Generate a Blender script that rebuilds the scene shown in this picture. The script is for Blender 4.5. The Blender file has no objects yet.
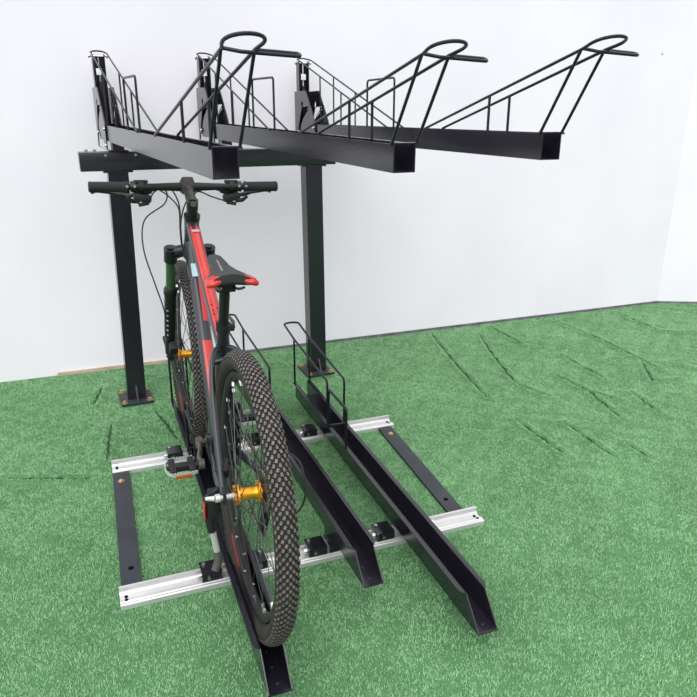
import bpy, bmesh, math, random
import numpy as np
from mathutils import Vector, Matrix
random.seed(7)
rng = np.random.default_rng(7)
SC = bpy.context.scene
COL = SC.collection
PI = math.pi

# ------------------------------------------------------------------ materials
def mat(name, col, rough=.5, metal=0., spec=.5, noise=0., nscale=40., bump=0., bscale=200., coat=0.):
    m = bpy.data.materials.new(name); m.use_nodes = True
    nt = m.node_tree; b = nt.nodes['Principled BSDF']
    b.inputs['Base Color'].default_value = (*col, 1)
    b.inputs['Roughness'].default_value = rough
    b.inputs['Metallic'].default_value = metal
    b.inputs['Specular IOR Level'].default_value = spec
    b.inputs['Coat Weight'].default_value = coat
    tc = nt.nodes.new('ShaderNodeTexCoord')
    if noise:
        n = nt.nodes.new('ShaderNodeTexNoise'); n.inputs['Scale'].default_value = nscale; n.inputs['Detail'].default_value = 6
        nt.links.new(tc.outputs['Object'], n.inputs['Vector'])
        r = nt.nodes.new('ShaderNodeValToRGB')
        r.color_ramp.elements[0].position = .3; r.color_ramp.elements[1].position = .7
        r.color_ramp.elements[0].color = (*[c*(1-noise) for c in col], 1)
        r.color_ramp.elements[1].color = (*[min(1, c*(1+noise)) for c in col], 1)
        nt.links.new(n.outputs['Fac'], r.inputs['Fac'])
        nt.links.new(r.outputs['Color'], b.inputs['Base Color'])
    if bump:
        n = nt.nodes.new('ShaderNodeTexNoise'); n.inputs['Scale'].default_value = bscale; n.inputs['Detail'].default_value = 3
        nt.links.new(tc.outputs['Object'], n.inputs['Vector'])
        bp = nt.nodes.new('ShaderNodeBump'); bp.inputs['Strength'].default_value = bump; bp.inputs['Distance'].default_value = .002
        nt.links.new(n.outputs['Fac'], bp.inputs['Height'])
        nt.links.new(bp.outputs['Normal'], b.inputs['Normal'])
    return m

M = {}
M['coat'] = mat('black_powder_coat', (.0115, .0105, .0170), .19, spec=.72, noise=.2, nscale=30, bump=.03, bscale=900)
M['rod'] = mat('black_wire_coat', (.008, .009, .014), .34, spec=.35)
M['strip'] = mat('charcoal_flat_bar', (.028, .031, .040), .5, spec=.4, noise=.25, nscale=14)
M['alu'] = mat('extruded_aluminium', (.62, .62, .61), .42, metal=.5, noise=.07, nscale=9)
M['steel'] = mat('bright_steel', (.75, .75, .76), .25, metal=1.)
M['brass'] = mat('yellow_zinc_bolt', (.62, .42, .20), .35, metal=.8)
M['rubber'] = mat('tire_rubber', (.026, .023, .020), .7, spec=.3, noise=.3, nscale=25)
M['knob'] = mat('dusty_tread_knob', (.125, .112, .104), .55, spec=.4, noise=.35, nscale=60)
M['frame'] = mat('slate_black_frame_paint', (.016, .017, .024), .32, spec=.5, coat=.3)
M['red'] = mat('red_frame_paint', (.54, .020, .016), .32, spec=.5, coat=.4, noise=.08, nscale=20)
M['gloss'] = mat('black_gloss', (.010, .010, .011), .3, spec=.5)
M['matte'] = mat('black_matte', (.013, .013, .014), .55, spec=.4)
M['gripm'] = mat('grip_rubber', (.022, .022, .025), .7, spec=.3, bump=.5, bscale=400)
M['saddle'] = mat('saddle_vinyl', (.035, .034, .037), .5, spec=.4, bump=.25, bscale=500)
M['gold'] = mat('gold_anodised', (.95, .42, .03), .28, metal=.75)
M['stan'] = mat('green_stanchion', (.055, .12, .060), .25, metal=.3)
M['spoke'] = mat('dark_spoke', (.09, .09, .095), .3, metal=.8)
M['chain'] = mat('oily_chain', (.16, .15, .14), .35, metal=.9, noise=.5, nscale=150)
M['dust'] = mat('dusty_crank', (.075, .066, .058), .5, spec=.4, noise=.3, nscale=40)
M['pale'] = mat('pale_blue_sticker', (.55, .72, .78), .4)
M['lightgrey'] = mat('light_grey_print', (.42, .42, .44), .45)
M['amber'] = mat('amber_reflector', (.36, .10, .02), .3)
M['stemdust'] = mat('dusty_black_alloy', (.035, .030, .026), .45, spec=.4, noise=.5, nscale=60)
M['void'] = mat('hole_shade_black', (.002, .002, .002), .9, spec=.1)  # near-black colour stands in for the shade inside open holes
M['white'] = mat('white_plastic', (.82, .83, .84), .4)
M['orange'] = mat('orange_print', (.55, .2, .06), .5)

# ------------------------------------------------------------------ mesh builder
class MB:
    def __init__(s): s.v = []; s.f = []; s.mi = []; s.sm = []
    def add(s, vs, fs, mi=0, smooth=True):
        o = len(s.v); s.v += [tuple(map(float, v)) for v in vs]
        for f in fs:
            s.f.append([o+i for i in f]); s.mi.append(mi); s.sm.append(smooth)
        return s
    def box(s, c, size, mi=0, R=None, bevel=0.):
        bm = bmesh.new(); bmesh.ops.create_cube(bm, size=1.)
        for v in bm.verts: v.co = Vector((v.co.x*size[0], v.co.y*size[1], v.co.z*size[2]))
        if bevel: bmesh.ops.bevel(bm, geom=bm.edges[:], offset=bevel, segments=2, affect='EDGES', profile=.6)
        bm.verts.index_update()
        R = R or Matrix.Identity(3)
        s.add([R @ v.co + Vector(c) for v in bm.verts], [[v.index for v in f.verts] for f in bm.faces], mi, False)
        bm.free(); return s
    def span(s, a, b, mi=0, bevel=0.):
        return s.box([(a[i]+b[i])/2 for i in range(3)], [abs(b[i]-a[i]) for i in range(3)], mi, None, bevel)
    def sweep(s, pts, prof, mi=0, closed=False, caps=True, up=None, scales=None, smooth=True):
        """prof = list of (a,b) in the section plane"""
        P = [Vector(p) for p in pts]; n = len(P); k = len(prof)
        T = []
        for i in range(n):
            a = P[i-1] if (i or closed) else P[i]; b = P[(i+1) % n] if (i < n-1 or closed) else P[i]
            T.append((b-a).normalized())
        if up is None:
            up = Vector((0, 0, 1)) if abs(T[0].z) < .9 else Vector((0, 1, 0))
            fixed = False
        else: up = Vector(up); fixed = True
        u = (up - T[0]*up.dot(T[0])).normalized()
        vs = []
        for i in range(n):
            ref = up if fixed else u
            u = (ref - T[i]*ref.dot(T[i]))
            u = u.normalized() if u.length > 1e-6 else T[i].orthogonal().normalized()
            w = T[i].cross(u)
            sc = 1. if scales is None else scales[i]
            sa, sb = (sc, sc) if not isinstance(sc, tuple) else sc
            for a, b in prof: vs.append(P[i] + w*a*sa + u*b*sb)
        fs = []
        m = n if closed else n-1
        for i in range(m):
            j = (i+1) % n
            for q in range(k):
                r = (q+1) % k
                fs.append([i*k+q, i*k+r, j*k+r, j*k+q])
        if caps and not closed:
            fs.append(list(range(k))[::-1]); fs.append([(n-1)*k+q for q in range(k)])
        return s.add(vs, fs, mi, smooth)
    def tube(s, pts, r, mi=0, seg=10, fillet=0., closed=False, caps=True):
        rs = None
        if fillet: pts = fil(pts, fillet, closed)
        if isinstance(r, (list, tuple)):
            rs = list(r); r0 = 1.
        else: r0 = r
        prof = [(math.cos(2*PI*i/seg)*r0, math.sin(2*PI*i/seg)*r0) for i in range(seg)]
        return s.sweep(pts, prof, mi, closed, caps, None, rs)
    def cyl(s, a, b, r, mi=0, seg=16, r2=None):
        return s.tube([a, b], [r, r if r2 is None else r2], mi, seg)
    def prism(s, poly, axis, lo, hi, mi=0, smooth=False):
        """poly of 2D points in the two other axes, extruded along axis"""
        n = len(poly)
        def at(p, t):
            return {0: (t, p[0], p[1]), 1: (p[0], t, p[1]), 2: (p[0], p[1], t)}[axis]
        vs = [at(p, lo) for p in poly]+[at(p, hi) for p in poly]
        fs = [list(range(n))[::-1], list(range(n, 2*n))]+[[i, (i+1) % n, n+(i+1) % n, n+i] for i in range(n)]
        return s.add(vs, fs, mi, smooth)
    def lathe(s, prof, origin, axis, mi=0, seg=48, closed=False, a0=0., a1=2*PI):
        """prof = (radius, along) points; axis unit vector"""
        A = Vector(axis).normalized(); U = A.orthogonal().normalized(); W = A.cross(U); O = Vector(origin)
        k = len(prof); full = abs(a1-a0-2*PI) < 1e-6; n = seg if full else seg+1
        vs = []
        for i in range(n):
            t = a0+(a1-a0)*i/seg; d = U*math.cos(t)+W*math.sin(t)
            vs += [O+A*p[1]+d*p[0] for p in prof]
        fs = []
        for i in range(seg):
            j = (i+1) % n
            for q in range(k if closed else k-1):
                r = (q+1) % k
                fs.append([i*k+q, i*k+r, j*k+r, j*k+q])
        return s.add(vs, fs, mi, True)
    def build(s, name, mats, parent=None, sharp=35):
        me = bpy.data.meshes.new(name)
        me.from_pydata(s.v, [], s.f)
        for m in (mats if isinstance(mats, (list, tuple)) else [mats]): me.materials.append(m)
        me.polygons.foreach_set('material_index', s.mi)
        bm = bmesh.new(); bm.from_mesh(me); bmesh.ops.recalc_face_normals(bm, faces=bm.faces[:]); bm.to_mesh(me); bm.free()
        me.polygons.foreach_set('use_smooth', s.sm)
        me.set_sharp_from_angle(angle=math.radians(sharp))
        me.update()
        o = bpy.data.objects.new(name, me); COL.objects.link(o)
        if parent: o.parent = parent
        return o

def fil(pts, r, closed=False, n=6):
    P = [Vector(p) for p in pts]; out = []; N = len(P)
    for i in range(N):
        if not closed and i in (0, N-1): out.append(P[i]); continue
        a, b, c = P[i-1], P[i], P[(i+1) % N]
        d1 = (a-b); d2 = (c-b); ang = d1.angle(d2)
        t = min(r/math.tan(ang/2) if ang < PI-.01 else 0, d1.length*.49, d2.length*.49)
        if t < 1e-5: out.append(b); continue
        p, q = b+d1.normalized()*t, b+d2.normalized()*t
        for j in range(n+1):
            w = j/n; out.append(p.lerp(b, w).lerp(b.lerp(q, w), w))
    return out
def spline(pts, n=8):
    P = [Vector(p) for p in pts]; out = []
    for i in range(len(P)-1):
        a = P[i-1] if i else P[i]*2-P[i+1]; b, c = P[i], P[i+1]; d = P[i+2] if i+2 < len(P) else P[i+1]*2-P[i]
        for j in range(n):
            t = j/n
            out.append(.5*((2*b)+(c-a)*t+(2*a-5*b+4*c-d)*t*t+(3*b-a-3*c+d)*t**3))
    out.append(P[-1]); return out
def empty(name, loc=(0, 0, 0), Rm=None):
    o = bpy.data.objects.new(name, None); COL.objects.link(o); o.empty_display_size = .1
    o.matrix_world = Matrix.Translation(loc) @ (Rm.to_4x4() if Rm else Matrix.Identity(4))
    return o
def tag(o, label=None, cat=None, group=None, kind=None):
    if label: o['label'] = label
    if cat: o['category'] = cat
    if group: o['group'] = group
    if kind: o['kind'] = kind
    return o
def copy_tree(o, parent=None):
    c = o.copy(); COL.objects.link(c)
    if parent: c.parent = parent
    for ch in list(o.children): copy_tree(ch, c)
    return c
def plate(name, outline, holes, thick, m, parent, origin, skew=0.):
    """flat plate in a Y-Z plane with holes cut through it, thickness along X"""
    cu = bpy.data.curves.new(name, 'CURVE'); cu.dimensions = '2D'; cu.fill_mode = 'BOTH'; cu.extrude = thick/2
    for poly in [outline]+holes:
        sp = cu.splines.new('POLY'); sp.points.add(len(poly)-1); sp.use_cyclic_u = True
        for p, (a, b) in zip(sp.points, poly): p.co = (a, b, 0, 1)
    tmp = bpy.data.objects.new(name+'_curve', cu); COL.objects.link(tmp)
    bpy.context.view_layer.update()
    me = bpy.data.meshes.new_from_object(tmp.evaluated_get(bpy.context.evaluated_depsgraph_get()))
    bpy.data.objects.remove(tmp); bpy.data.curves.remove(cu)
    # curve x->Y, y->Z, z->X
    me.transform(Matrix(((0, 0, 1, origin[0]), (1, 0, 0, origin[1]), (0, 1, 0, origin[2]), (0, 0, 0, 1))))
    me.materials.clear(); me.materials.append(m); me.update(); me.name = name
    o = bpy.data.objects.new(name, me); COL.objects.link(o); o.parent = parent
    return o
def circ(cx, cy, r, n=16): return [(cx+r*math.cos(2*PI*i/n), cy+r*math.sin(2*PI*i/n)) for i in range(n)]
def hexbolt(mb, c, r, h, mi=0, axis=2, dirn=1):
    poly = [(math.cos(PI/3*i)*r, math.sin(PI/3*i)*r) for i in range(6)]
    oth = [i for i in range(3) if i != axis]
    lo = c[axis]; hi = c[axis]+h*dirn
    mb.prism([(p[0]+c[oth[0]], p[1]+c[oth[1]]) for p in poly], axis, min(lo, hi), max(lo, hi), mi)

# ------------------------------------------------------------------ the place
YW = 1.5927
XC = 3.3158                       # where the wall turns
ANG = math.atan2(1.4753-YW, 3.5818-XC)
FOLDS = [[(1.398, 1.516), (1.278, 1.003), (1.19, 0.531)], [(1.684, 1.411), (1.543, 1.022), (1.43, 0.629), (1.488, 0.421)], [(1.828, 1.507), (1.82, 1.13)],
         [(2.308, 1.491), (2.335, 1.031), (2.297, 0.515)], [(2.84, 1.49), (2.814, 1.045), (3.019, 0.951)], [(1.927, 0.921), (1.91, 0.518)],
         [(1.7, 0.664), (1.72, 0.414), (1.636, 0.063)], [(1.72, 0.414), (1.789, 0.279)], [(1.178, 0.26), (1.177, -0.087)], [(1.371, 0.163), (1.355, -0.195)],
         [(1.914, 0.323), (1.859, 0.085)], [(1.491, -0.097), (1.49, -0.266)], [(2.296, 0.665), (2.126, 0.404), (2.288, 0.378)], [(2.389, 0.608), (2.497, 0.463)],
         [(-0.567, 0.872), (-0.586, 0.713), (-0.602, 0.528)], [(-0.996, 0.523), (-0.8, 0.446), (-0.65, 0.395)],
         [(-0.369, 0.954), (-0.337, 0.786), (-0.309, 0.601)], [(-0.587, 1.327), (-0.637, 1.109)]]
def fold_dist(x, y):
    d = np.full(x.shape, 9.)
    for pl in FOLDS:
        for (ax, ay), (bx, by) in zip(pl[:-1], pl[1:]):
            L2 = (bx-ax)**2+(by-ay)**2
            t = np.clip(((x-ax)*(bx-ax)+(y-ay)*(by-ay))/L2, 0, 1)
            wob = .012*np.sin(37*t+ax*50)+.006*np.sin(90*t+ay*70)
            d = np.minimum(d, np.abs(np.hypot(x-ax-t*(bx-ax), y-ay-t*(by-ay))-0.)+np.abs(wob)*.15 + .004*(np.abs(2*t-1)**4))
    return d
def ground_z(x, y):
    d = fold_dist(x, y)
    return .010*np.exp(-((d-.022)/.016)**2) - .004*np.exp(-(d/.008)**2)

def turf_mat(name, c0, c1, rnd):
    m = bpy.data.materials.new(name); m.use_nodes = True
    nt = m.node_tree; b = nt.nodes['Principled BSDF']; b.inputs['Roughness'].default_value = .65; b.inputs['Specular IOR Level'].default_value = .3
    g = nt.nodes.new('ShaderNodeNewGeometry'); tc = nt.nodes.new('ShaderNodeTexCoord')
    n = nt.nodes.new('ShaderNodeTexNoise'); n.inputs['Scale'].default_value = 2.2; n.inputs['Detail'].default_value = 8
    nt.links.new(tc.outputs['Object'], n.inputs['Vector'])
    mx = nt.nodes.new('ShaderNodeMath'); mx.operation = 'MULTIPLY_ADD'
    if rnd:
        nt.links.new(g.outputs['Random Per Island'], mx.inputs[0]); mx.inputs[1].default_value = .5
    else:
        n2 = nt.nodes.new('ShaderNodeTexNoise'); n2.inputs['Scale'].default_value = 160; nt.links.new(tc.outputs['Object'], n2.inputs['Vector'])
        nt.links.new(n2.outputs['Fac'], mx.inputs[0]); mx.inputs[1].default_value = .5
    m2 = nt.nodes.new('ShaderNodeMath'); m2.operation = 'MULTIPLY_ADD'; m2.inputs[1].default_value = .7; m2.inputs[2].default_value = -.12
    nt.links.new(n.outputs['Fac'], m2.inputs[0]); nt.links.new(m2.outputs[0], mx.inputs[2])
    r = nt.nodes.new('ShaderNodeValToRGB'); r.color_ramp.elements[0].color = (*c0, 1); r.color_ramp.elements[1].color = (*c1, 1)
    nt.links.new(mx.outputs[0], r.inputs['Fac']); nt.links.new(r.outputs['Color'], b.inputs['Base Color'])
    return m
T_BACK = turf_mat('turf_backing', (.035, .10, .035), (.11, .28, .11), False)
T_PILE = turf_mat('turf_pile', (.165, .36, .16), (.42, .67, .39), True)

T_FOLD_SHADE = turf_mat('turf_backing_fold_shade', (.008, .035, .010), (.022, .085, .026), False)  # darker copy of the backing, carries the shadow in the folds

def build_floor():
    xs = np.concatenate([np.linspace(-5, -1.3, 12)[:-1], np.arange(-1.3, 3.75, .012), np.linspace(3.75, 7, 10)[1:]])
    ys = np.concatenate([np.linspace(-6, -1.80, 12)[:-1], np.arange(-1.80, 1.66, .012)])
    X, Y = np.meshgrid(xs, ys); Z = ground_z(X, Y)
    nx, ny = len(xs), len(ys)
    V = np.stack([X.ravel(), Y.ravel(), Z.ravel()], 1)
    i = np.arange(nx*ny).reshape(ny, nx)
    F = np.stack([i[:-1, :-1].ravel(), i[:-1, 1:].ravel(), i[1:, 1:].ravel(), i[1:, :-1].ravel()], 1)
    # short pile: one bent blade per tuft
    N = 1730000
    bx = rng.uniform(-1.3, 3.72, N); by = rng.uniform(-1.78, YW-.006, N)
    keep = np.ones(N, bool)
    keep &= by < np.where(bx > XC, YW+math.tan(ANG)*(bx-XC), YW)-.006
    def out(x0, x1, y0, y1):
        nonlocal keep
        keep &= ~((bx > x0) & (bx < x1) & (by > y0) & (by < y1))
    out(-.615, .602, -.400, -.338); out(-.592, .622, .396, .458)          # rails
    out(-.520, -.360, 1.03, 1.215); out(.432, .580, 1.04, 1.235)          # foot plates
    for (x0, x1, y0, y1, xe) in ((-.606, -.544, -.34, .40, .016), (.502, .566, -.34, .40, .037)):
        t = np.clip((by-y0)/(y1-y0), 0, 1); sh = xe*t
        keep &= ~((bx > x0+sh) & (bx < x1+sh) & (by > y0) & (by < y1))
    d = fold_dist(bx, by); keep &= d > .0075
    # worn, uneven pile: small bare gaps between clumps
    def vnoise(x, y, cell, seed):
        g = np.random.default_rng(seed).random((256, 256)); u = x/cell; v = y/cell
        iu = np.floor(u).astype(int); iv = np.floor(v).astype(int); fu = u-iu; fv = v-iv
        fu = fu*fu*(3-2*fu); fv = fv*fv*(3-2*fv)
        G = lambda a, b: g[a % 256, b % 256]
        return (G(iu, iv)*(1-fu)+G(iu+1, iv)*fu)*(1-fv)+(G(iu, iv+1)*(1-fu)+G(iu+1, iv+1)*fu)*fv
    nz = .6*vnoise(bx*.8+by*.6, by*.8-bx*.6, .016, 1)+.4*vnoise(bx, by, .008, 2)
    keep &= rng.random(N) < np.clip((nz-.22)/.30, .04, 1)
    bx, by = bx[keep], by[keep]; n = len(bx)
    bz = ground_z(bx, by)
    # tufts lean in slowly changing directions
    az = rng.uniform(0, 2*PI, n)*.85 + 1.2*np.sin(bx*31+np.sin(by*27)*2)+1.2*np.cos(by*43+np.sin(bx*33)*2)
    h = rng.uniform(.004, .0085, n); lean = rng.uniform(.15, 1.0, n)
    w = rng.uniform(.0006, .0011, n)
    dx, dy = np.cos(az), np.sin(az)
    p0 = np.stack([bx-dy*w, by+dx*w, bz], 1); p1 = np.stack([bx+dy*w, by-dx*w, bz], 1)
    p2 = np.stack([bx+dx*h*lean, by+dy*h*lean, bz+h], 1)
    BV = np.stack([p0, p1, p2], 1).reshape(-1, 3)
    nv = len(V)+len(BV); nq = len(F); ntri = n
    # backing strips along the folds, fold shadow put into their dark colour
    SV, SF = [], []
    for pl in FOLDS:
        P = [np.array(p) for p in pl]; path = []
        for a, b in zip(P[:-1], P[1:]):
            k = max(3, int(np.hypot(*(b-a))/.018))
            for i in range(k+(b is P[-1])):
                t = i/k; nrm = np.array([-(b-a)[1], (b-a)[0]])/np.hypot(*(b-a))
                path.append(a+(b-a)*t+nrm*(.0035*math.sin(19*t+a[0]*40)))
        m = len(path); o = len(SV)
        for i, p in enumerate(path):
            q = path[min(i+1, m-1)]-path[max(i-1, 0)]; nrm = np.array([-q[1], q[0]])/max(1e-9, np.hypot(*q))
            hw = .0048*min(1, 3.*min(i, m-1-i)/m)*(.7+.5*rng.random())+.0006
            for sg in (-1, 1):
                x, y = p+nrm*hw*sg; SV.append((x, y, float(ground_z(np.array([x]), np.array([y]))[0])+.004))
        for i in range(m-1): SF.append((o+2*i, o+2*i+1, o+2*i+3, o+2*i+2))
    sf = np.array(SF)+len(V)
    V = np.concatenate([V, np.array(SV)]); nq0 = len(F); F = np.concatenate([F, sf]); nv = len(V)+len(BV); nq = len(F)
    me = bpy.data.meshes.new('floor')
    me.vertices.add(nv); me.vertices.foreach_set('co', np.concatenate([V, BV]).astype(np.float32).ravel())
    tri = np.arange(n*3)+len(V)
    me.loops.add(nq*4+ntri*3); me.loops.foreach_set('vertex_index', np.concatenate([F.ravel(), tri]).astype(np.int32))
    me.polygons.add(nq+ntri)
    me.polygons.foreach_set('loop_start', np.concatenate([np.arange(nq)*4, nq*4+np.arange(ntri)*3]).astype(np.int32))
    me.polygons.foreach_set('material_index', np.concatenate([np.zeros(nq0), np.full(nq-nq0, 2), np.ones(ntri)]).astype(np.int32))
    me.materials.append(T_BACK); me.materials.append(T_PILE); me.materials.append(T_FOLD_SHADE)
    me.update(calc_edges=True); me.validate()
    o = bpy.data.objects.new('floor', me); COL.objects.link(o)
    tag(o, 'green artificial grass floor with creases and folds', 'floor', None, 'structure')
build_floor()

def wall_mat():
    m = bpy.data.materials.new('white_painted_wall'); m.use_nodes = True
    nt = m.node_tree; b = nt.nodes['Principled BSDF']; b.inputs['Roughness'].default_value = .75; b.inputs['Specular IOR Level'].default_value = .2
    tc = nt.nodes.new('ShaderNodeTexCoord'); n = nt.nodes.new('ShaderNodeTexNoise'); n.inputs['Scale'].default_value = 1.6; n.inputs['Detail'].default_value = 7
    r = nt.nodes.new('ShaderNodeValToRGB'); r.color_ramp.elements[0].position = .35; r.color_ramp.elements[1].position = .7
    r.color_ramp.elements[0].color = (.815, .785, .845, 1); r.color_ramp.elements[1].color = (.865, .835, .89, 1)
    nt.links.new(tc.outputs['Object'], n.inputs['Vector']); nt.links.new(n.outputs['Fac'], r.inputs['Fac']); nt.links.new(r.outputs['Color'], b.inputs['Base Color'])
    n2 = nt.nodes.new('ShaderNodeTexNoise'); n2.inputs['Scale'].default_value = 45; n2.inputs['Detail'].default_value = 5
    bp = nt.nodes.new('ShaderNodeBump'); bp.inputs['Strength'].default_value = .12; bp.inputs['Distance'].default_value = .004
    nt.links.new(tc.outputs['Object'], n2.inputs['Vector']); nt.links.new(n2.outputs['Fac'], bp.inputs['Height']); nt.links.new(bp.outputs['Normal'], b.inputs['Normal'])
    return m
M['wall'] = wall_mat()
M['skirt'] = mat('grey_floor_edge', (.13, .13, .145), .7, noise=.4, nscale=12)
M['tan'] = mat('bare_board_edge', (.50, .40, .31), .7, noise=.2, nscale=12)
wb = MB().span((-5, YW, -.05), (XC, YW+.12, 3.2)).build('wall_back', M['wall']); tag(wb, 'white painted wall behind the bike rack', 'wall', None, 'structure')
RA = Matrix.Rotation(ANG, 3, 'Z')
wr = MB().span((0, 0, -.05), (2.6, .12, 3.2)).build('wall_right', M['wall']); wr.matrix_world = Matrix.Translation((XC, YW, 0)) @ RA.to_4x4()
tag(wr, 'white wall turning away at the far right', 'wall', None, 'structure')
bb = MB().span((.10, YW-.010, -.02), (XC, YW, .016)).build('baseboard_back', M['skirt']); tag(bb, 'thin grey strip where the back wall meets the turf', 'baseboard', None, 'structure')
br = MB().span((0, -.010, -.02), (2.6, 0, .014)).build('baseboard_right', M['skirt']); br.matrix_world = wr.matrix_world.copy(); tag(br, 'thin grey strip along the foot of the right wall', 'baseboard', None, 'structure')
t1 = MB().span((-.80, YW-.012, -.02), (.10, YW, .018)).build('trim_1', M['tan']); tag(t1, 'tan board edge at the foot of the wall behind the bike', 'trim', None, 'structure')
for (x, z) in ((1.1749, 1.4903), (3.0106, 1.6864)):
    MB().cyl((x, YW-.004, z), (x, YW+.002, z), .004, seg=10).build('nail', M['matte'], wb)

# ------------------------------------------------------------------ upper stand: two posts and a beam
BR = Matrix.Rotation(math.radians(2.4), 3, 'Z')
st = empty('rack_stand', (.03, 1.16, 0), BR)
tag(st, 'black steel stand of two posts and a crossbeam carrying the upper bike trays', 'rack stand')
bl = MB(); bl.span((-.597, -.043, 1.094), (.583, .030, 1.174), bevel=.003)
beam = bl.build('beam', M['coat'], st)
for x in (-.565, -.53, -.325): q = MB(); hexbolt(q, (x, -.005, 1.174), .008, .010); q.build('bolt', M['steel'], beam)
for x in (-.49, -.365): q = MB(); hexbolt(q, (x, -.043, 1.160), .006, .006, axis=1, dirn=-1); q.build('bolt', M['steel'], beam)
for i, (xb, xt, y) in enumerate(((-.466, -.444, -.006), (.4845, .4675, -.006))):
    yb = y
    p = MB(); w2, d2 = .0425, .037
    vs = []
    for z, x in ((.008, xb), (1.0935, xt)):
        for a, b in ((-w2, -d2), (w2, -d2), (w2, d2), (-w2, d2)): vs.append((x+a, yb+b, z))
    p.add(vs, [[0, 1, 2, 3], [4, 5, 6, 7], [0, 1, 5, 4], [1, 2, 6, 5], [2, 3, 7, 6], [3, 0, 4, 7]], 0, False)
    po = p.build('post', M['coat'], st)
    bp = MB().span((xb-.078, yb-.085, 0.004), (xb+.072, yb+.088, .013), bevel=.0015).build('base_plate', M['strip'], po)
    g = MB(); g.prism([(yb-d2-.038, .013), (yb-d2, .013), (yb-d2, .085)], 0, xb-.004, xb+.004); g.build('gusset', M['coat'], po)
    for a, b in ((-.062, -.068), (.056, -.068), (-.062, .070), (.056, .070)):
        q = MB(); q.cyl((xb+a, yb+b, .013), (xb+a, yb+b, .015), .013); hexbolt(q, (xb+a, yb+b, .015), .009, .009)
        q.build('bolt', M['brass'], po)
    cp = MB().span((xt-.062, yb-.045, 1.087), (xt+.062, yb+.035, 1.094)).build('top_plate', M['coat'], po)

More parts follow.
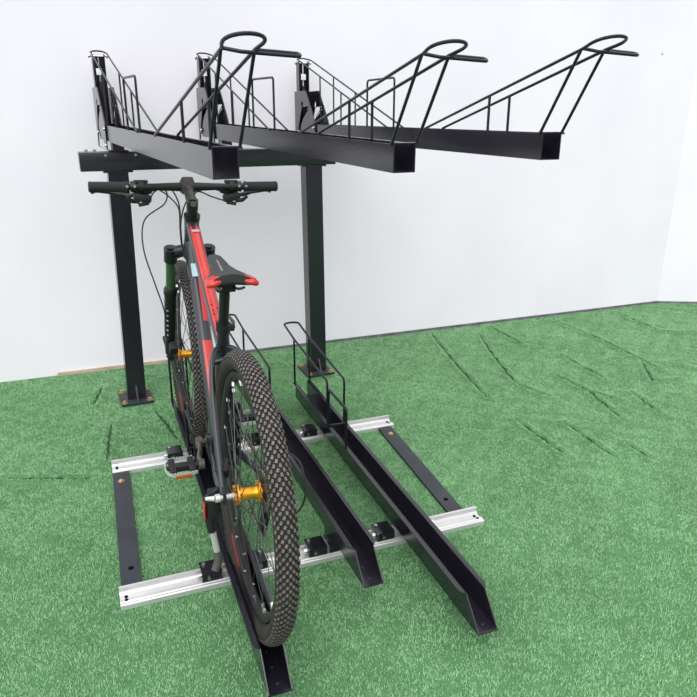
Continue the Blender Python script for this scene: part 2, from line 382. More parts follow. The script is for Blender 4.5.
# ------------------------------------------------------------------ upper trays
W, H, TH = .0600, .0665, .003
def upper_tray():
    root = empty('bike_tray')
    L = 2.03
    u = MB()
    u.prism([(0, 0), (W, 0), (W, H), (W-TH, H), (W-TH, TH), (TH, TH), (TH, H), (0, H)], 1, 0, L)
    ch = u.build('channel', M['coat'], root)
    e = MB(); e.span((-.001, .002, H), (W+.009, .018, H+.003)); e.build('end_strap', M['coat'], ch)
    lp_ = MB(); lp_.span((W, 0, H-.003), (W+.010, L, H)); lp_.build('side_lip', M['coat'], ch)
    r = .0039
    x0, x1 = -.001, W+.006
    xm, hw = W/2, (x1-x0)/2
    # front wheel holder: two rising rods closed by a round loop
    top = Vector((0, -.125, .256)); a0 = Vector((0, .640, H)); dr = (top-a0).normalized()
    lp = [(x0, .640, H+.001), (x0, top.y, top.z)]
    arc = []
    for i in range(1, 16):
        t = PI*i/16
        c = top+dr*.012
        arc.append((xm-math.cos(t)*hw*(1+.55*math.sin(t)**.7), c.y-.004-math.sin(t)*.066, c.z+math.sin(t)*.017))
    lp += arc+[(x1, top.y, top.z), (x1, .640, H+.001)]
    MB().tube(lp, r, seg=10).build('wheel_loop', M['rod'], root)
    for x in (x0, x1):
        zz = H+(.640-.255)/.765*(.256-H)
        MB().cyl((x, .255, H-.001), (x, .255, zz), r, seg=10).build('upright', M['rod'], root)
        MB().cyl((x, .010, H-.002), (x, top.y+.008, top.z-.004), r, seg=10).build('strut', M['rod'], root)
    hd = MB().tube([(x0, top.y, top.z), (x0+.035, top.y-.010, top.z-.006), (.155, top.y-.010, top.z-.011), (.160, top.y+.008, top.z-.005), (x1, top.y+.006, top.z-.001)], r, seg=10, fillet=.012)
    hd.build('pull_handle', M['rod'], root)
    # far holder
    yt, zt = 2.02, .370
    pr = [(x0, .95, H), (x0, yt, zt)]
    for i in range(1, 12):
        t = PI*i/12; pr.append((xm-math.cos(t)*hw, yt+math.sin(t)*.05, zt+math.sin(t)*.012))
    pr += [(x1, yt, zt), (x1, .95, H)]
    MB().tube(pr, r*.9, seg=10).build('wheel_guard', M['rod'], root)
    for x in (x0, x1):
        for y in (1.70, 1.43):
            MB().cyl((x, y, H-.001), (x, y, H+(y-.95)/(yt-.95)*(zt-H)), r*.9, seg=8).build('upright', M['rod'], root)
    MB().tube([(x0, 1.140, H-.001), (x0, 1.140, .239), (x0, .890, .239), (x0, .890, H-.001)], r, seg=10, fillet=.016).build('side_hoop', M['rod'], root)
    # pivot mast between two slotted plates
    ms = MB(); y0, y1 = 2.030, 2.075; zb, zm = .01, .366
    ms.prism([(TH, y0), (TH+.005, y0), (TH+.005, y1-.005), (W-TH-.005, y1-.005), (W-TH-.005, y0), (W-TH, y0), (W-TH, y1), (TH, y1)], 2, zb, zm)
    mast = ms.build('mast', M['coat'], root)
    gs = MB(); gs.cyl((W*.5, 2.045, .06), (W*.5, 2.045, .25), .011, seg=14); gs.build('gas_spring', M['matte'], mast)
    MB().cyl((W*.5, 2.045, .25), (W*.5, 2.045, .352), .005, seg=10).build('spring_rod', M['steel'], mast)
    MB().span((W*.5-.016, 2.026, .278), (W*.5+.008, 2.032, .306), bevel=.001).build('tag', M['white'], mast)
    pin = MB(); pin.cyl((-.012, 2.045, .359), (W+.012, 2.045, .359), .005, seg=10)
    hexbolt(pin, (-.006, 2.045, .359), .010, .006, axis=0, dirn=-1); hexbolt(pin, (W+.006, 2.045, .359), .010, .006, axis=0)
    pin.build('pivot_pin', M['steel'], mast)
    ol = [(1.768, -.037), (2.080, -.037), (2.080, .224), (1.905, .224), (1.775, .085), (1.768, .070)]
    slot = []
    for i in range(9):
        t = i/8; slot.append((1.985-.150*t+.03*t*t*0, .035+.150*t**.5*.75))
    s_o = [(a, b+.009) for a, b in slot]; s_i = [(a+.009, b-.008) for a, b in reversed(slot)]
    for x in (-.0045, W+.0045):
        pl = plate('pivot_plate', ol, [circ(1.960, .160, .016), s_o+s_i], .005, M['coat'], root, (x, 0, 0))
        for (a, b) in ((1.79, .05), (1.79, -.02), (2.02, .03)):
            q = MB(); hexbolt(q, (x+(-.0025 if x < 0 else .0025), a, b), .007, .005, axis=0, dirn=-1 if x < 0 else 1)
            q.build('bolt', M['steel'], pl)
    mt = MB(); mt.span((-.012, 1.675, -.0392), (W+.012, 1.742, -.034)); mt.span((.006, 1.680, -.034), (W-.006, 1.737, 0))
    mt.build('mount', M['coat'], root)
    return root
ut = upper_tray()
TR = [((-.3083, 1.2200, 1.2148), -.0735, 'black upper bike tray on the left end of the beam, right above the bike'),
      ((.1217, 1.2219, 1.2190), -.0490, 'black upper bike tray mounted between two others in the middle of the beam'),
      ((.5406, 1.2430, 1.2142), -.0080, 'black upper bike tray on the right end of the beam')]
for i, ((x, zn, zf), sl, lab) in enumerate(TR):
    o = ut if i == 0 else copy_tree(ut)
    rx = (zf-zn)/1.71
    o.matrix_world = Matrix.Translation((x, -.5898, zn)) @ Matrix.Rotation(math.atan(-sl), 4, 'Z') @ Matrix.Rotation(rx, 4, 'X')
    tag(o, lab, 'bike tray', 'upper bike trays on the beam')

# ------------------------------------------------------------------ floor frame
ff = empty('rack_underframe', (0, 0, 0)); tag(ff, 'low rectangular frame of two aluminium rails and two dark flat bars on turf', 'rack frame', None, 'thing')
def rail(x0, x1, y0):
    p = [(y0, 0), (y0+.064, 0), (y0+.064, .036), (y0+.054, .036), (y0+.054, .022), (y0+.049, .015), (y0+.026, .012), (y0+.022, .019), (y0+.014, .019), (y0+.011, .016), (y0+.003, .018), (y0, .015)]
    r = MB().prism(p, 0, x0, x1).build('rail', M['alu'], ff)
    for x in (x0+.018, x1-.018):
        MB().cyl((x, y0+.0185, .0165), (x, y0+.0185, .0195), .0055, seg=12).build('screw_hole_disc', M['void'], r)  # black discs in place of open screw holes, shade painted on
        MB().cyl((x, y0+.038, .0125), (x, y0+.038, .0165), .005, seg=12).build('screw_hole_disc', M['void'], r)
rail(-.611, .598, -.398); rail(-.588, .620, .397)
for xa, xb in ((-.604, -.588), (.506, .543)):
    vs = []
    for z in (.004, .012):
        for x, y in ((xa, -.336), (xa+.060, -.336), (xb+.060, .400), (xb, .400)): vs.append((x, y, z))
    s = MB().add(vs, [[0, 1, 2, 3], [4, 5, 6, 7], [0, 1, 5, 4], [1, 2, 6, 5], [2, 3, 7, 6], [3, 0, 4, 7]], 0, False).build('side_bar', M['strip'], ff)
    b = MB(); c = (xb+.027, .325, .012); b.cyl(c, (c[0], c[1], .014), .012, seg=16); b.lathe([(.009, 0), (.008, .004), (.004, .0065), (0, .007)], (c[0], c[1], .014), (0, 0, 1), seg=16); b.build('bolt', M['brass'], s)
    h = MB(); c = (xa+.035, -.225, .0118); h.cyl(c, (c[0], c[1], .0126), .009, seg=18); h.build('bolt_hole_disc', M['void'], s)  # raised black disc, painted as the dark of an open hole
LT = [(-.3047, -.889, .048), (.0324, -.668, .098), (.2686, -.894, .048)]
for k, (xt, yn, z0) in enumerate(LT):
    xc = xt+.0305
    for y in (-.398, .397):
        for sx in (-1, 1):
            m = MB(); xa, xb = xc+sx*.0400, xc+sx*.100
            a, b = min(xa, xb), max(xa, xb)
            m.prism([(y+.012, .021), (y+.016, .021), (y+.016, .046), (y+.074, .046), (y+.074, .050), (y+.012, .050)], 0, a, b)
            o = m.build('bracket', M['coat'], ff)
            q = MB(); hexbolt(q, ((a+b)/2+sx*.018, y+.058, .050), .0060, .005); q.build('bolt', M['steel'], o)
            q = MB(); hexbolt(q, ((a+b)/2+sx*.010, y+.012, .034), .0055, .004, axis=1, dirn=-1); q.build('bolt', M['steel'], o)
            MB().cyl((xb-sx*.006, y+.034, .033), (xb+sx*.012, y+.034, .033), .010, seg=14).build('bushing', M['steel'], o)
        if k == 1:
            s = MB(); s.span((xc-.031, y+.012, .050), (xc+.031, y+.066, z0)); s.span((xc-.0315, y+.012, .021), (xc+.0315, y+.016, .050)); s.span((xc-.0315, y+.012, .046), (xc+.0315, y+.074, .050)); s.build('riser', M['coat'], ff)

# ------------------------------------------------------------------ lower trays
def lower_tray(hz=0., label=''):
    root = empty('wheel_channel')
    w, h, lip, th, L, cut = .061, .079, .013, .003, 1.668, .075
    c = MB()
    # floor
    c.span((0, 0, 0), (w, L, th))
    for sx in (0, 1):
        a = 0 if sx == 0 else w-th; b = a+th
        c.prism([(0, 0), (L, 0), (L, h), (cut, h)], 0, a, b)
        x0, x1 = ((-lip, th) if sx == 0 else (w-th, w+lip))
        if sx == 0: c.prism([(x0, cut+.022), (x0+.006, cut+.008), (x1, cut), (x1, L), (x0, L)], 2, h-th, h)
        else: c.prism([(x1, cut+.022), (x1-.006, cut+.008), (x0, cut), (x0, L), (x1, L)], 2, h-th, h)
    ch = c.build('channel', M['coat'], root)
    for i in range(6): MB().cyl((w*.5, .03+i*.055, th), (w*.5, .03+i*.055, th+.0012), .004, seg=10).build('rivet', M['strip'], ch)
    r = .0048; x0, x1 = -.006, w+.006
    y0, y1 = 1.19, 1.66
    za, zb, zt = .268+hz, .300+hz, .320+hz
    xm, hw = w/2, (x1-x0)/2
    p = [(x0, y0, h-.004), (x0, y0, za), (x0, y1, zb), (x0, y1+.15, zt), ]
    p = fil(p, .018)
    p += [(xm-math.cos(PI*i/10)*hw, y1+.15+math.sin(PI*i/10)*.025, zt+.002) for i in range(1, 10)]
    p += fil([(x1, y1+.15, zt), (x1, y1, zb), (x1, y0, za), (x1, y0, h-.004)], .018)
    MB().tube(p, r, seg=10).build('wheel_hoop', M['rod'], root)
    for x in (x0, x1): MB().cyl((x, y1-.005, h-.004), (x, y1-.005, zb), r, seg=8).build('upright', M['rod'], root)
    MB().tube([(x0, 1.175, h-.003), (x0, 1.175, .240), (x0, .975, .240), (x0, .975, h-.003)], r*1.15, seg=10, fillet=.016).build('side_hoop', M['rod'], root)
    MB().cyl((x0, 1.165, h+.003), (x1, 1.165, h+.003), r, seg=10).build('cross_rod', M['rod'], root)
    return root
lt = lower_tray()
labs = ['low black wheel channel holding the two tires of the red bike', 'raised empty black wheel channel directly right of the parked bike, ending short of its neighbours',
        'empty black wheel channel nearest the flat bar on the right, reaching furthest toward the viewer']
for i, (x, y, z) in enumerate(LT):
    if i == 0: o = lt
    elif i == 1: o = lower_tray(-.048)
    else: o = copy_tree(lt)
    o.matrix_world = Matrix.Translation((x, y, z)) @ Matrix.Rotation(-[.0053, -.012, .003][i], 4, 'Z')
    tag(o, labs[i], 'wheel channel', 'wheel channels on the floor frame')

# ------------------------------------------------------------------ bicycle (x = right, y = forward, z = up from rear contact)
LEAN, YAW = .0302, -.0054
fw = Vector((-math.sin(YAW), math.cos(YAW), 0)); sd = Vector((math.cos(YAW), math.sin(YAW), 0)); up = Vector((0, 0, 1))
BU = up*math.cos(LEAN)+sd*math.sin(LEAN); BS = sd*math.cos(LEAN)-up*math.sin(LEAN)
BM = Matrix((BS, fw, BU)).transposed()
bike = empty('mountain_bike', (-.2726, -.5902, .0515), BM)
tag(bike, 'red and dark grey mountain bike with knobbly tires parked in the rack', 'bicycle')
RW, TR_ = .3743, .0281
def wheel(kind, yc, hub_col, rear):
    cx = (0, yc, RW); ax = (1, 0, 0)
    # rim as the part, tire / hub / spokes below it
    rb = MB()
    rp = [(.318, -.0135), (.318, .0135), (.311, .0140), (.301, .0110), (.296, .0060), (.296, -.0060), (.301, -.0110), (.311, -.0140)]
    rb.lathe(rp, cx, ax, seg=96, closed=True)
    rim = rb.build(kind, M['matte'], bike)
    tb = MB(); rc = RW-.0035-.026
    prof = [(rc+.026*math.cos(t), .026*math.sin(t)) for t in [2*PI*i/20 for i in range(20)]]
    tb.lathe(prof, cx, ax, 0, 120, closed=True)
    A, U = Vector((1, 0, 0)), Vector((0, 1, 0)); Z = Vector((0, 0, 1)); O = Vector(cx)
    nk = 118
    rows = [(-58, .25, .0095), (-43, .75, .0095), (-28, .25, .0095), (-13.5, .75, .0095), (0, .25, .0095), (13.5, .75, .0095), (28, .25, .0095), (43, .75, .0095), (58, .25, .0095)]
    for k in range(nk):
        for deg, off, sz in rows:
            t = 2*PI*(k+off)/nk; ph = math.radians(deg)
            er = U*math.cos(t)+Z*math.sin(t); et = Z*math.cos(t)-U*math.sin(t)
            n = er*math.cos(ph)+A*math.sin(ph); s = A*math.cos(ph)-er*math.sin(ph)
            c0 = O+er*rc+n*.0255; c1 = c0+n*.0042
            hl, hs = sz*.56, .0034
            tw = .35*(1 if deg > 0 else -1 if deg < 0 else 0)
            e2 = et*math.cos(tw)+s*math.sin(tw); s2 = s*math.cos(tw)-et*math.sin(tw)
            vs = [c0+e2*a*hl*1.15+s2*b*hs*1.15 for a, b in ((-1, -1), (1, -1), (1, 1), (-1, 1))]+[c1+e2*a*hl*.8+s2*b*hs*.85 for a, b in ((-1, -1), (1, -1), (1, 1), (-1, 1))]
            tb.add(vs, [[0, 1, 5, 4], [1, 2, 6, 5], [2, 3, 7, 6], [3, 0, 4, 7]], 0, False); tb.add(vs[4:], [[0, 1, 2, 3]], 1, False)
    tb.build('tire', [M['rubber'], M['knob']], rim)
    hb = MB(); hw = .031 if rear else .029; hr = .023 if rear else .029
    hb.lathe([(.0, -hw-.010), (.012, -hw-.010), (.012, -hw-.003), (.027, -hw-.003), (.028, -hw+.002), (.018, -hw+.006), (.0155, -.012), (.0155, .010), (.018, hr-.006), (.030, hr-.002), (.030, hr+.003), (.014, hr+.003), (.014, hr+.008), (0, hr+.008)], cx, ax, 0, 32)
    if rear:
        for i in range(6):
            t = PI/3*i; hb.cyl((-hw-.012, yc+.022*math.cos(t), RW+.022*math.sin(t)), (-hw-.002, yc+.022*math.cos(t), RW+.022*math.sin(t)), .0045, 0, 8)
    hb.build('hub', M['gold'], rim)
    for i in range(32):
        t = 2*PI*i/32; sgn = -1 if i % 2 else 1; cr = (1 if (i//2) % 2 else -1)*.95
        xh = -hw if sgn < 0 else hr
        a = (xh, yc+.025*math.cos(t+cr), RW+.025*math.sin(t+cr)); b = (sgn*.004, yc+.298*math.cos(t), RW+.298*math.sin(t))
        sp = MB(); sp.tube([a, b], .00115, 0, 5)
        va, vb = Vector(a), Vector(b); d = (va-vb).normalized()
        sp.tube([vb, vb+d*.013], .0042, 1, 6)
        sp.build('spoke', [M['spoke'], M['steel']], rim)
    for (a0, a1, m) in ((1.05, 1.5, 'orange'), (4.05, 4.40, 'red')):
        dc = MB()
        for sx in (-1, 1):
            vs = []
            for i in range(13):
                t = a0+(a1-a0)*i/12
                for r_ in (.3035, .3095): vs.append((sx*(.0110+(r_-.301)/.010*.0030+.0006), yc-math.cos(t)*r_, RW+math.sin(t)*r_))
            dc.add(vs, [[2*i, 2*i+1, 2*i+3, 2*i+2] for i in range(12)], 0, True)
        dc.build('rim_decal', M[m], rim)
    vl = MB().cyl((0, yc+.296*math.cos(2.), RW+.296*math.sin(2.)), (0, yc+.262*math.cos(2.), RW+.262*math.sin(2.)), .003, seg=8).build('valve', M['matte'], rim)
    return rim
WB = 1.108
rwheel = wheel('rear_wheel', 0, 'gold', True)
fwheel = wheel('front_wheel', WB, 'gold', False)
# --- rear axle parts
ax = MB(); ax.cyl((-.078, 0, RW), (.085, 0, RW), .0045, seg=10); ax.cyl((-.041, 0, RW), (-.078, 0, RW), .0075, seg=14); ax.cyl((-.078, 0, RW), (-.090, 0, RW), .011, seg=14); ax.cyl((.041, 0, RW), (.085, 0, RW), .0075, seg=14)
ax.cyl((-.090, 0, RW), (-.112, .012, RW-.004), .0075, 0, 12, .005)
ax.build('axle', M['alu'], rwheel)
cs = MB()
for i, r_ in enumerate((.055, .051, .046, .041, .036, .030, .025)):
    n = int(r_*2*PI/.0127)*2; x = .034+i*.0042
    poly = []
    for j in range(n):
        t = 2*PI*j/n; rr = r_+(.003 if j % 2 else -.003); poly.append((rr*math.cos(t), RW+rr*math.sin(t)))
    cs.prism(poly, 0, x-.0009, x+.0009)
cs.cyl((.032, 0, RW), (.070, 0, RW), .018)
cs.build('cassette', M['chain'], rwheel)
# --- frame
BB = Vector((0, .436, .316)); HT = Vector((0, .8135, .962)); HB = Vector((0, .862, .848)); ST = Vector((0, .306, .738))
sdir = (ST-BB).normalized()
def oval(a, b, n=20): return [(a*math.cos(2*PI*i/n), b*math.sin(2*PI*i/n)) for i in range(n)]
fb = MB()
fb.tube([HB, HB.lerp(HT, .5), HT], [.027, .0235, .026], 0, 20)
tt0 = HT.lerp(HB, .20)+Vector((0, -.010, 0)); tt1 = BB+sdir*.372
def painted(p0, p1, a0, b0, a1, b1, red_from, red_to, lo, hi, sections=14):
    """tube whose upper band is red between two fractions of its length"""
    n = 24; P0, P1 = Vector(p0), Vector(p1); T = (P1-P0).normalized(); Wd = Vector((1, 0, 0)); N = Wd.cross(T).normalized()
    if N.z < 0: N = -N
    vs = []; fs = []
    for i in range(sections+1):
        t = i/sections; c = P0.lerp(P1, t); a = a0+(a1-a0)*t; b = b0+(b1-b0)*t
        for j in range(n):
            q = 2*PI*j/n; ca, sa = math.cos(q), math.sin(q)
            ca = math.copysign(abs(ca)**.8, ca); sa = math.copysign(abs(sa)**.8, sa)
            vs.append(c+Wd*a*ca+N*b*sa)
    o = len(fb.v); fb.v += [tuple(v) for v in vs]
    for i in range(sections):
        t = (i+.5)/sections
        for j in range(n):
            k = (j+1) % n; q = math.degrees(2*PI*(j+.5)/n)
            isred = red_from <= t <= red_to and lo <= q <= (125 if hi == 92 and t > .5 else hi) and not (hi == 92 and .44 < t < .53)
            fb.f.append([o+i*n+j, o+i*n+k, o+(i+1)*n+k, o+(i+1)*n+j]); fb.mi.append(1 if isred else 0); fb.sm.append(True)
painted(tt0, tt1, .021, .024, .018, .019, .06, 1., 38, 142, 30)
dt0 = HB.lerp(HT, .22)+Vector((0, -.012, -.004)); dt1 = BB+Vector((0, .006, .012))
painted(dt0, dt1, .022, .029, .024, .024, .20, .93, 40, 92, 60)
fb.tube([BB, ST], .0172, 0, 20)
fb.cyl(BB+Vector((-.038, 0, 0)), BB+Vector((.038, 0, 0)), .023, 0, 24)
for s in (-1, 1):
    fb.sweep(spline([(s*.010, .318, .668), (s*.034, .280, .662), (s*.050, .225, .612), (s*.060, .14, .520), (s*.068, .03, .405), (s*.068, .004, .378)], 6), oval(.0085, .0115), 0, up=(0, -.6, .8))
    fb.sweep(spline([(s*.022, .425, .312), (s*.037, .360, .318), (s*.046, .26, .335), (s*.062, .12, .356), (s*.068, .0, .372)], 6), oval(.0090, .0125), 0, up=(0, 0, 1))
    fb.prism([(-.016, RW-.014), (.012, RW-.020), (.045, RW-.002), (.040, RW+.045), (.020, RW+.030), (-.012, RW+.016)], 0, s*.068-.004, s*.068+.004, 0)
fb.tube(spline([(-.040, .262, .645), (0, .262, .652), (.040, .262, .645)], 5), .009, 0, 10)
frame = fb.build('frame', [M['frame'], M['red']], bike, 50)
frame['label'] = 'dark grey frame with red top faces'
# printed marks on the frame
def on_tube(p0, p1, b, t0, t1, x0, x1, lift=.0012):
    P0, P1 = Vector(p0), Vector(p1); T = (P1-P0).normalized(); N = Vector((1, 0, 0)).cross(T); N = N if N.z > 0 else -N
    return [P0.lerp(P1, t)+Vector((x, 0, 0))+N*(b+lift) for t, x in ((t0, x0), (t1, x0), (t1, x1), (t0, x1))]
dk = MB()
rr = random.Random(3)
for i in range(20):
    t = .70+.014*i; x = rr.uniform(-.010, .004); w_ = rr.uniform(.004, .010)
    dk.add(on_tube(tt0, tt1, .0224-(t*.005), t, t+rr.uniform(.006, .016), x, x+w_), [[0, 1, 2, 3]], 0, False)
for i in range(4): dk.add(on_tube(tt0, tt1, .0238, .065+.008*i, .069+.008*i, -.010, .006-.003*(i % 2)), [[0, 1, 2, 3]], 0, False)
dk.build('frame_print', M['matte'], frame)
lg = MB(); lg.add(on_tube(tt0, tt1, .0238, .105, .125, -.013, .013), [[0, 1, 2, 3]], 0, False)
lg.build('light_stripe', M['lightgrey'], frame)
sk = MB()
vs = []
for t in (.135, .20):
    c = dt0.lerp(dt1, t)
    for z in (.000, .022): vs.append((-.0258, c.y+z*.5, c.z+z))
sk.add(vs, [[0, 1, 3, 2]], 0, False); sk.add(on_tube(dt0, dt1, .031, .13, .20, -.018, .004), [[0, 1, 2, 3]], 0, False)
sk.build('sticker', M['pale'], frame)
wl = MB()
for i in range(6):
    c = dt0.lerp(dt1, .05+.013*i); wl.add([(-.0256, c.y, c.z), (-.0256, c.y-.004, c.z-.005), (-.0256, c.y-.001, c.z+.009), (-.0256, c.y+.003, c.z+.013)], [[0, 1, 2, 3]], 0, False)
wl.build('frame_lettering', M['lightgrey'], frame)
# --- seatpost, clamp, saddle
sp_top = BB+sdir*.560
MB().cyl(ST-sdir*.03, sp_top, .0148, seg=20).build('seatpost', M['gloss'], bike)
cl = MB(); cl.cyl(ST-sdir*.018, ST+sdir*.006, .0205, seg=20); cl.box(ST+Vector((.018, -.008, -.006)), (.022, .018, .018), 0, None, .003)
clamp = cl.build('seat_clamp', M['matte'], bike)
MB().tube([ST+Vector((.026, -.010, -.006)), ST+Vector((.030, .010, .004)), ST+Vector((.024, .036, .014))], [.006, .0055, .004], 0, 10).build('clamp_lever', M['dust'], clamp)
# saddle: loft of cross sections from rear to nose
def saddle():
    root = None
    secs = [(.150, .050, .905, .016), (.157, .062, .906, .022), (.178, .067, .905, .026), (.205, .063, .903, .027), (.235, .051, .901, .028), (.270, .036, .900, .028), (.315, .026, .901, .027), (.365, .023, .904, .026), (.410, .021, .906, .024), (.432, .016, .904, .018), (.439, .007, .899, .010)]
    n = 24; mb = MB(); vs = []
    for (y, hw, z, th) in secs:
        for j in range(n):
            q = 2*PI*j/n; ca, sa = math.cos(q), math.sin(q)
            x = hw*math.copysign(abs(ca)**.7, ca)
            if sa >= 0: zz = z-.010*(abs(x)/.075)**1.6*1.4 + .010*sa**.6*0 + (.010*sa**.5)-.005*max(0, 1-abs(x)/.012)*(1 if .17 < y < .36 else 0)
            else: zz = z-.010*(abs(x)/.075)**1.6*1.4-th*.75*abs(sa)**.6
            yy = y+(.022*(1-(abs(x)/.062)**2) if y < .165 else 0)
            vs.append((x, yy, zz))
    fs = []; mi = []
    m = len(secs)
    for i in range(m-1):
        for j in range(n):
            k = (j+1) % n
            fs.append([i*n+j, i*n+k, (i+1)*n+k, (i+1)*n+j])
    mb.add(vs, fs, 0, True); mb.add([vs[j] for j in range(n)], [list(range(n))], 0, True); mb.add([vs[(m-1)*n+j] for j in range(n)], [list(range(n))], 0, True)
    # red rear corners: upper faces near the rear wings
    for idx, f in enumerate(fs):
        c = sum((Vector(vs[a]) for a in f), Vector())/4
        if abs(c.x) > .030+.25*max(0, c.y-.165) and c.y < .20 and c.z > .880: mb.mi[idx] = 1
    return mb.build('saddle', [M['saddle'], M['red']], bike, 60)
sad = saddle(); sad['label'] = 'black saddle with red rear corners'
for s in (-1, 1):
    MB().tube(spline([(s*.030, .165, .880), (s*.026, .200, .868), (s*.022, .235, .862), (s*.022, .310, .862), (s*.012, .380, .876)], 5), .0036, 0, 8).build('saddle_rail', M['gloss'], sad)
    # red wing cap at the rear corner
    wg = MB()
    pts = spline([(s*.032, .158, .899), (s*.046, .150, .897), (s*.058, .155, .893), (s*.063, .170, .890), (s*.064, .190, .890)], 5)
    n_ = len(pts)
    wg.tube(pts, [.0025+.0058*math.sin(PI*min(1, (i+2)/(n_+1))) for i in range(n_)], 0, 12)
    wg.build('wing_cap', M['red'], sad)
sc_ = MB(); sc_.box((0, .266, .858), (.052, .040, .022), 0, None, .004); sc_.cyl(sp_top, (0, .266, .855), .016, 0, 16); sc_.build('saddle_clamp', M['matte'], sad)
tx = MB()
for i in range(9):
    y = .235+.014*i; hw_ = .0030
    x = -.012+.001*i
    zz = .9107+max(0, y-.27)*.04; tx.add([(x-hw_, y, zz), (x+hw_, y+.002, zz), (x+hw_, y+.008, zz+.0002), (x-hw_*.3, y+.0095, zz+.0002)], [[0, 1, 2, 3]], 0, False)
tx.build('saddle_lettering', M['lightgrey'], sad)
# --- cockpit
STR = HT+(HT-HB).normalized()*.055
hs = MB(); hs.cyl(HT, HT+(HT-HB).normalized()*.010, .0275, 0, 20); hs.cyl(HT+(HT-HB).normalized()*.010, HT+(HT-HB).normalized()*.032, .0185, 0, 20)
hs.cyl(HT+(HT-HB).normalized()*.0325, STR+(HT-HB).normalized()*.012, .0195, 0, 20)
hs.build('headset', M['gloss'], bike)
BAR = Vector((0, .893, 1.056))
sm = MB(); sm.sweep([STR+Vector((0, -.004, -.004)), STR.lerp(BAR, .55), BAR], oval(.0175, .019), 0, scales=[1.08, .95, 1.05])
sm.cyl(BAR+Vector((-.023, 0, 0)), BAR+Vector((.023, 0, 0)), .0215, 0, 20)
sm.box(BAR+Vector((0, -.004, .003)), (.040, .044, .054), 0, Matrix.Rotation(-.35, 3, 'X'), .008)
stem = sm.build('stem', M['stemdust'], bike)
fp = MB()
for s in (-1, 1):
    for z in (-.014, .014):
        fp.cyl(BAR+Vector((s*.016, -.004, z)), BAR+Vector((s*.016, -.004, z))+Vector((0, -.018, 0)), .0042, 0, 10)
fp.cyl(STR+Vector((0, -.018, .0)), STR+Vector((0, -.023, .001)), .010, 0, 12)
fp.build('stem_bolt', M['dust'], stem)
hb = MB(); pts = [Vector((s*.315-.002, BAR.y-abs(s)*.012, BAR.z-.001+.002*abs(s))) for s in np.linspace(-1, 1, 25)]
hb.tube(pts, [.0112+.0047*max(0, 1-abs(s)/.36) for s in np.linspace(-1, 1, 25)], 0, 16)
hbar = hb.build('handlebar', M['matte'], bike)
for s in (-1, 1):
    g = MB(); e = Vector((s*.315-.002, BAR.y-.012, BAR.z+.001)); i_ = Vector((s*.194, BAR.y-.0072, BAR.z))
    ps = [i_.lerp(e, t) for t in (0, .04, .08, .5, .92, .96, 1.)]
    g.tube(ps, [.0175, .0185, .0165, .0168, .0172, .0182, .015], 0, 18)
    gr = g.build('grip', M['gripm'], hbar)
    q = MB(); q.cyl(i_+Vector((s*.004, -.017, .004)), i_+Vector((s*.004, -.0225, .004)), .0045, 0, 10); q.cyl(i_+Vector((-s*.020, -.017, .004)), i_+Vector((-s*.020, -.022, .004)), .0045, 0, 10)
    q.build('clamp_screw', M['steel'], hbar)
    # brake lever with its reservoir
    lv = MB(); c = Vector((s*.150, BAR.y, BAR.z))
    lv.cyl(c+Vector((s*.020, 0, 0)), c+Vector((s*.036, 0, 0)), .0185, 0, 16)
    lv.box(c+Vector((-s*.004, .026, -.020)), (.060, .028, .024), 0, Matrix.Rotation(s*.25, 3, 'Y'), .005)
    lv.tube(spline([c+Vector((s*.012, .030, -.024)), c+Vector((s*.040, .056, -.036)), c+Vector((s*.085, .062, -.028)), c+Vector((s*.140, .058, -.020)), c+Vector((s*.158, .064, -.026))], 5), [.0075]*10+[.006]*10+[.005], 0, 10)
    lv.tube([c+Vector((-s*.034, .026, -.014)), c+Vector((-s*.060, .020, -.008))], [.006, .0045], 0, 10)
    lv.build('brake_lever', M['gloss'], hbar)
    sh = MB(); sh.cyl(c+Vector((-s*.008, 0, 0)), c+Vector((s*.010, 0, 0)), .0185, 0, 16)
    sh.box(c+Vector((s*.000, -.006, -.036)), (.058, .036, .026), 0, Matrix.Rotation(-s*.18, 3, 'Y'), .008)
    sh.box(c+Vector((s*.002, .004, .016)), (.046, .022, .010), 0, None, .003)
    sh.tube([c+Vector((s*.014, -.014, -.046)), c+Vector((s*.034, -.026, -.044)), c+Vector((s*.050, -.034, -.030))], [.008, .0075, .0055], 0, 10)
    sh.tube([c+Vector((-s*.018, -.012, -.052)), c+Vector((s*.014, -.020, -.058))], [.007, .006], 0, 10)
    sh.build('gear_shifter', M['matte'], hbar)
# --- cables
def cable(name, pts, r=.0025): MB().tube(spline(pts, 8), r, 0, 7).build(name, M['matte'], bike)
cl_ = Vector((-.150, BAR.y, BAR.z))
cable('brake_hose', [cl_+Vector((.060, .020, -.008)), (-.062, .955, 1.030), (-.070, .985, .985), (-.140, .985, .930), (-.150, .975, .83), (-.118, .960, .70), (-.092, .955, .60), (-.085, 1.0, .50), (-.07, 1.07, .42)])
cable('shift_cable', [cl_+Vector((.020, -.012, -.050)), (-.105, .930, 1.035), (-.060, .925, 1.052), (-.030, .905, 1.0), (-.032, .862, .92), (-.034, .84, .87), (-.030, .815, .83)])
cable('shift_cable', [cl_+Vector((.058, .020, -.012)), (-.060, .930, 1.020), (-.034, .880, .985), (-.036, .85, .92), (-.036, .82, .86), (-.022, .79, .805)])
cable('brake_hose', [(.090, .913, 1.048), (.050, .920, 1.040), (.022, .905, 1.035), (-.010, .905, .99), (-.031, .865, .93), (-.033, .83, .85)])
cable('shift_cable', [(.132, .881, 1.006), (.085, .905, 1.020), (.040, .925, 1.035), (.020, .92, 1.0), (.024, .875, .93), (.02, .84, .86)])
cable('derailleur_cable', [(.070, .14, .372), (.098, .06, .450), (.126, -.03, .455), (.130, -.06, .37), (.104, -.035, .305), (.078, .0, .30)], .0028)
